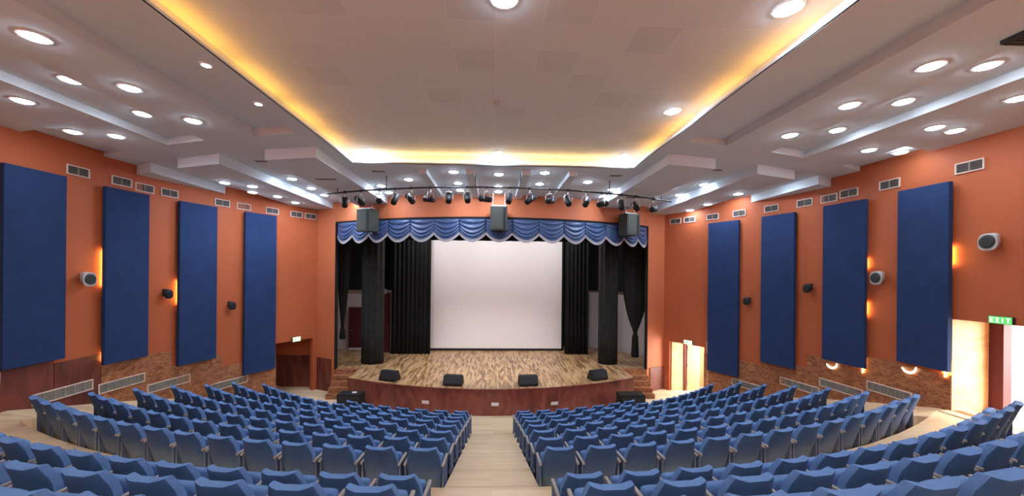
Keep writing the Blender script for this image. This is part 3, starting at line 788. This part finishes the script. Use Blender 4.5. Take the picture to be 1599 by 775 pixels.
# valance: fifteen swags
vx = [-6.45, -5.68, -4.9, -4.07, -3.15, -2.22, -1.28, -.3, .66, 1.66, 2.62, 3.5, 4.4, 5.25, 5.98, 6.48]
tv = thing('stage_valance', 'blue satin swag valance with white fringe across the top of the stage', 'valance', (0, 0, 0))
b = bmesh.new(); arc_strip(b, -6.5, 6.5, 6.8, 6.985, 14.12, .049, .04); obj('heading_band', b, 'valance', tv)
for i, (a, c) in enumerate(zip(vx, vx[1:])):
    b = bmesh.new(); nu, nv = 16, 30; g = []
    zt, zcu, zlo = 6.985, 6.48, 6.19
    def bot(u):
        s_ = 1-abs(2*u-1)**1.9
        return zcu + (zlo-zcu)*s_
    def surf(u, v):
        x = a+(c-a)*u; y0 = 14.1+.049*x*x
        sag = 1-abs(2*u-1)**2.0
        z = zt + (bot(u)-zt)*v
        # folds hang as smaller arcs: each fold line dips toward the middle
        ph = v*5.2 + .0
        fold = abs(math.sin(PI*ph))**.8
        y = y0 - .05 - (.12*sag*(.35+.65*v)) - .085*sag*fold*(.5+.5*v) - .02*fold
        z -= .15*sag*math.sin(PI*v)*.9
        if v > .999: z = bot(u)
        return (x, y, z)
    for j in range(nv+1): g.append([b.verts.new(surf(k/nu, j/nv)) for k in range(nu+1)])
    for j in range(nv):
        for k in range(nu): b.faces.new([g[j][k], g[j+1][k], g[j+1][k+1], g[j][k+1]])
    sw = obj('swag', b, 'valance', tv, smooth=True)
    so = sw.modifiers.new('thick', 'SOLIDIFY'); so.thickness = .012
    b = bmesh.new(); top, low = [], []
    for k in range(nu+1):
        x, y, z = surf(k/nu, 1)
        top.append((b.verts.new((x, y-.02, z+.025)), b.verts.new((x, y+.02, z+.025)))); low.append((b.verts.new((x, y-.015, z-.075)), b.verts.new((x, y+.015, z-.075))))
    for k in range(nu):
        for p, q in ((0, 0), (1, 1)):
            b.faces.new([top[k][p], top[k+1][p], low[k+1][p], low[k][p]])
        b.faces.new([top[k][0], top[k][1], top[k+1][1], top[k+1][0]]); b.faces.new([low[k][0], low[k+1][0], low[k+1][1], low[k][1]])
    obj('fringe', b, 'fringe', sw)

# flown speakers in front of the header
for i, (x, y, w) in enumerate(((-4.88, 14.5, .68), (.16, 13.45, .60), (5.42, 14.75, .70))):
    nm = ('left', 'centre', 'right')[i]
    t = thing('hanging_speaker', f'grey speaker cabinet hung before the stage header, {nm} one of three', 'speaker', (x, y, 0), math.atan(2*.049*x), 'flown speakers above the stage')
    b = bmesh.new(); box(b, -w/2, w/2, 0, .45, 6.52, 7.36, 0, .02)
    obj('cabinet', b, 'greybox', t)
    b = bmesh.new(); box(b, -w/2+.05, w*.22, -.014, 0, 6.56, 7.32, 0, .004); obj('speaker_grille', b, 'greybox', t)
    b = bmesh.new(); box(b, w*.26, w*.40, -.012, 0, 6.56, 7.30); obj('side_slot', b, 'dark', t)
    b = bmesh.new()
    for dx in (-w*.35, w*.35):
        tube(b, [(dx, .2, 7.34), (dx, .2, ZM if i == 1 else ZL)], .012, 6)
    box(b, -w/2+.03, w/2-.03, .12, .28, 7.36, 7.41); obj('hanging_bracket', b, 'silver', t)

# lighting bar and fixtures
def bar_y(x): return 11.0+.049*x*x
b = bmesh.new(); tube(b, [(-5.35+11.3*i/30, bar_y(-5.35+11.3*i/30), 7.47) for i in range(31)], .024, 10)
tb = thing('hanging_light_pipe', 'long curved lighting pipe hung under the ceiling before the stage', 'pipe', (0, 0, 0)); obj('pipe', b, 'darkgrey', tb, smooth=True)
for x in (-4.9, -3.2, -.55, .75, 3.5, 5.5):
    b = bmesh.new(); tube(b, [(x, bar_y(x), 7.47), (x, bar_y(x), ZM if abs(x) < 4.08 else ZL)], .016, 8); obj('drop_rod', b, 'darkgrey', tb)
def make_fixture():
    body = bmesh.new()
    tube(body, [(0, .16, 0), (0, .14, 0), (0, -.08, 0), (0, -.14, 0), (0, -.24, 0)], [.05, .085, .09, .075, .10], 14)
    yoke = bmesh.new()
    tube(yoke, [(-.115, 0, 0), (-.12, 0, .12), (-.08, 0, .2), (.08, 0, .2), (.12, 0, .12), (.115, 0, 0)], .013, 6); tube(yoke, [(0, 0, .2), (0, 0, .295)], .018, 6)
    clamp = bmesh.new()
    for a, c in ((-.02, 0), (.02, 0)): tube(clamp, [(a, .045*math.cos(q), .34+.045*math.sin(q)) for q in [2*PI*k/12 for k in range(13)]], .009, 6, False)
    lens = bmesh.new(); tube(lens, [(0, -.241, 0), (0, -.25, 0)], .075, 14)
    return body, yoke, clamp, lens
FX = [-4.63, -4.06, -3.43, -2.94, -2.43, -1.85, -1.31, -.77, -.22, .42, 1.01, 1.6, 2.16, 2.73, 3.23, 3.92, 4.46, 5.15]
fp = None
for i, x in enumerate(FX):
    t = thing('stage_spotlight', f'black stage spotlight on the lighting pipe, {ORD[i]} from the left', 'spotlight', (x, bar_y(x), 7.13), 0, 'spotlights on the lighting pipe')
    tilt = (-.75, -.6, -.2)[i % 3]
    rz = PI + (.5*math.sin(i*1.7) + (.4 if x < 0 else -.4))
    if fp is None:
        bs = make_fixture(); nm = ('lamp_body', 'yoke', 'clamp', 'lens'); ms = ('dark', 'silver', 'darkgrey', 'silver')
        fp = [obj(n, b_, m_, t, smooth=(n != 'yoke')) for n, b_, m_ in zip(nm, bs, ms)]; parts = fp
    else:
        parts = []
        for p in fp:
            c = p.copy(); C.objects.link(c); c.parent = t; parts.append(c)
    for p, n in zip(parts, ('lamp_body', 'yoke', 'clamp', 'lens')):
        if n in ('lamp_body', 'lens'): p.rotation_euler = (-tilt*-1, 0, rz)
        else: p.rotation_euler = (0, 0, rz if n == 'yoke' else math.atan(.098*x))

# ------------------------------------------------------------------ seats
def ring_body(rows, n=20, ex=4.0, dip=None):
    """stacked superellipse rings: (z, y centre, half width, half thickness)"""
    b = bmesh.new(); R = []
    for z, yc, w, t in rows:
        r = []
        for k in range(n):
            a = 2*PI*(k+.5)/n; ca, sa = math.cos(a), math.sin(a)
            x = w*math.copysign(abs(ca)**(2/ex), ca); y = t*math.copysign(abs(sa)**(2/ex), sa)
            zz = z; yy = yc+y
            if dip: zz, yy = dip(x, zz, yy)
            r.append(b.verts.new((x, yy, zz)))
        R.append(r)
    for A, B in zip(R, R[1:]):
        for k in range(n): b.faces.new([A[k], A[(k+1) % n], B[(k+1) % n], B[k]])
    b.faces.new(R[0][::-1]); b.faces.new(R[-1])
    return b
def back_dip(x, z, y):
    q = (x/.2)**2
    f = min(1, max(0, (z-.5)/.3))
    return z - .028*max(0, 1-q)*f, y + .045*q*min(1, .4+f)   # top edge dips, sides wrap forward
def crisp(b, deg=38):
    b.normal_update()
    for e in b.edges:
        if len(e.link_faces) == 2 and e.calc_face_angle() > math.radians(deg): e.smooth = False
    return b
def seat_parts():
    back = ring_body([(.125, .165, .20, .03), (.135, .165, .225, .042), (.27, .135, .238, .048), (.40, .10, .245, .050), (.52, .06, .243, .052), (.60, .035, .238, .052), (.67, .01, .222, .052), (.73, -.012, .205, .052), (.785, -.03, .190, .050), (.798, -.034, .183, .045)], 28, 6, back_dip)
    seat = ring_body([(.28, .27, .19, .03), (.29, .27, .225, .05), (.40, .28, .232, .062), (.51, .29, .232, .058), (.565, .29, .225, .052), (.58, .29, .21, .035)], 24, 5)
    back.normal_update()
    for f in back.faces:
        if f.normal.y < -.6 and abs(f.normal.z) < .6: f.material_index = 1  # rear-facing faces get the fabric with shade in its colour
    return crisp(back), crisp(seat, 50)
SEAT = None
def seat(x, y, z, rz, label, group):
    global SEAT
    t = thing('auditorium_seat', label, 'seat', (x, y, z), rz, group)
    if SEAT is None:
        back, st = seat_parts(); SEAT = []
        SEAT.append(obj('backrest', back, ['chair', 'chair_shaded'], t, smooth=True)); SEAT.append(obj('seat_cushion', st, 'chair', t, smooth=True))
        for s in (-1, 1):
            b = bmesh.new(); box(b, s*.266-.019, s*.266+.019, .03, .36, .51, .542, 0, .01)
            for v in b.verts: v.co.z += (v.co.y-.02)*.05
            SEAT.append(obj('armrest', b, 'arm', t))
            b = bmesh.new(); box(b, s*.266-.013, s*.266+.013, .07, .34, .02, .515, 0, .006)
            for v in b.verts:
                if v.co.z > .3: v.co.z += (v.co.y-.02)*.05
            SEAT.append(obj('side_frame', b, 'frame', t))
            b = bmesh.new(); box(b, s*.266-.022, s*.266+.022, .05, .36, 0, .02); SEAT.append(obj('foot_plate', b, 'leg', t))
        b = bmesh.new(); box(b, -.25, .25, .17, .20, .10, .13); box(b, -.25, .25, .14, .165, .01, .14); SEAT.append(obj('cross_bar', b, 'dark', t))
    else:
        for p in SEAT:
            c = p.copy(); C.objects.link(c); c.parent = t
    return t
counts = {1: 7, 2: 13, 3: 14, 4: 14, 5: 14, 6: 14, 7: 14, 8: 14}
def row_seats(r, z, n, sgn, lab, grp, start=.95, pitch=.625):
    a0 = math.asin(start/r)
    for i in range(n):
        th = a0 + i*pitch/r
        jz = random.uniform(-.012, .012)
        seat(sgn*r*math.sin(th), CY-r*math.cos(th), z, sgn*th+jz, lab(i), grp)
for k in range(1, 9):
    for sgn, nm in ((-1, 'left'), (1, 'right')):
        rown = {1: 'front row', 8: 'last row before the cross aisle'}.get(k, f'{ORD[k-1]} row from the stage')
        row_seats(11.4+.9*(k-1), .05+.254*(k-1), counts[k], sgn,
                  lambda i: f'blue seat {nm} of the aisle, {rown}, {ORD[i]} from the aisle', f'blue seats {nm} of the aisle, {rown}', pitch={8: .613, 7: .614, 6: .628, 5: .63, 4: .622, 3: .626, 2: .626, 1: .62}[k])
for j, (r, z, nl, nr) in enumerate(((19.0, 2.14, 11, 14), (19.9, 2.53, 9, 11), (20.8, 2.93, 7, 8))):
    for sgn, nm, n in ((-1, 'left', nl), (1, 'right', nr)):
        row_seats(r, z, n, sgn, lambda i: f'blue seat behind the cross aisle, {ORD[j]} row, {ORD[i]} {nm} of the aisle',
                  f'blue rear block seats, {ORD[j]} row {nm}', start=.98, pitch=.63)

# ------------------------------------------------------------------ light
w = bpy.data.worlds.new('sky'); bpy.context.scene.world = w; w.use_nodes = True
w.node_tree.nodes['Background'].inputs['Color'].default_value = (1, .97, .93, 1)
w.node_tree.nodes['Background'].inputs['Strength'].default_value = 26
def spot(x, y, z, tx, ty, tz, e, size, col=(.96, .95, 1.0)):
    l = bpy.data.lights.new('stage_beam', 'SPOT'); l.energy = e; l.spot_size = size; l.spot_blend = .8; l.color = col; l.shadow_soft_size = .08
    o = bpy.data.objects.new('stage_beam', l); C.objects.link(o); o.location = (x, y, z)
    o.rotation_euler = (Vector((tx, ty, tz))-Vector((x, y, z))).to_track_quat('-Z', 'Y').to_euler()
for x in (-3.43, -1.31, 1.01, 3.23):
    spot(x, bar_y(x)+.3, 7.0, x*.6, 17.0, .94, 480, 1.0)
# unseen area lamps added to brighten the stage, behind the border drape
for x in (-3, 0, 3):
    l = bpy.data.lights.new('added_stage_fill', 'AREA'); l.energy = 110; l.size = .5; l.color = (.96, .95, 1.0)
    o = bpy.data.objects.new('added_stage_fill', l); C.objects.link(o); o.location = (x, 17.6, 7.9); o.rotation_euler = (math.radians(15), 0, 0)

# ------------------------------------------------------------------ camera
cam = bpy.data.cameras.new('camera'); co = bpy.data.objects.new('camera', cam); C.objects.link(co)
cam.lens = 600/1599*36; cam.sensor_width = 36; cam.sensor_fit = 'HORIZONTAL'
cam.shift_x = (799.5-792)/1599; cam.shift_y = (425-387.5)/1599
cam.clip_start = .05; cam.clip_end = 200
co.matrix_world = Matrix.Translation((0, 0, ZC)) @ Matrix.Rotation(-math.radians(2.0), 4, 'Z') @ Matrix.Rotation(PI/2, 4, 'X') @ Matrix.Rotation(math.radians(.55), 4, 'Z')
sc = bpy.context.scene
sc.camera = co
sc.view_settings.view_transform = 'Standard'; sc.view_settings.look = 'None'
sc.view_settings.gamma = 1; sc.view_settings.use_curve_mapping = False
sc.view_settings.exposure = 0.0
sc.cycles.max_bounces = 8; sc.cycles.diffuse_bounces = 5
sc.cycles.sample_clamp_indirect = 6
sc.cycles.use_denoising = True
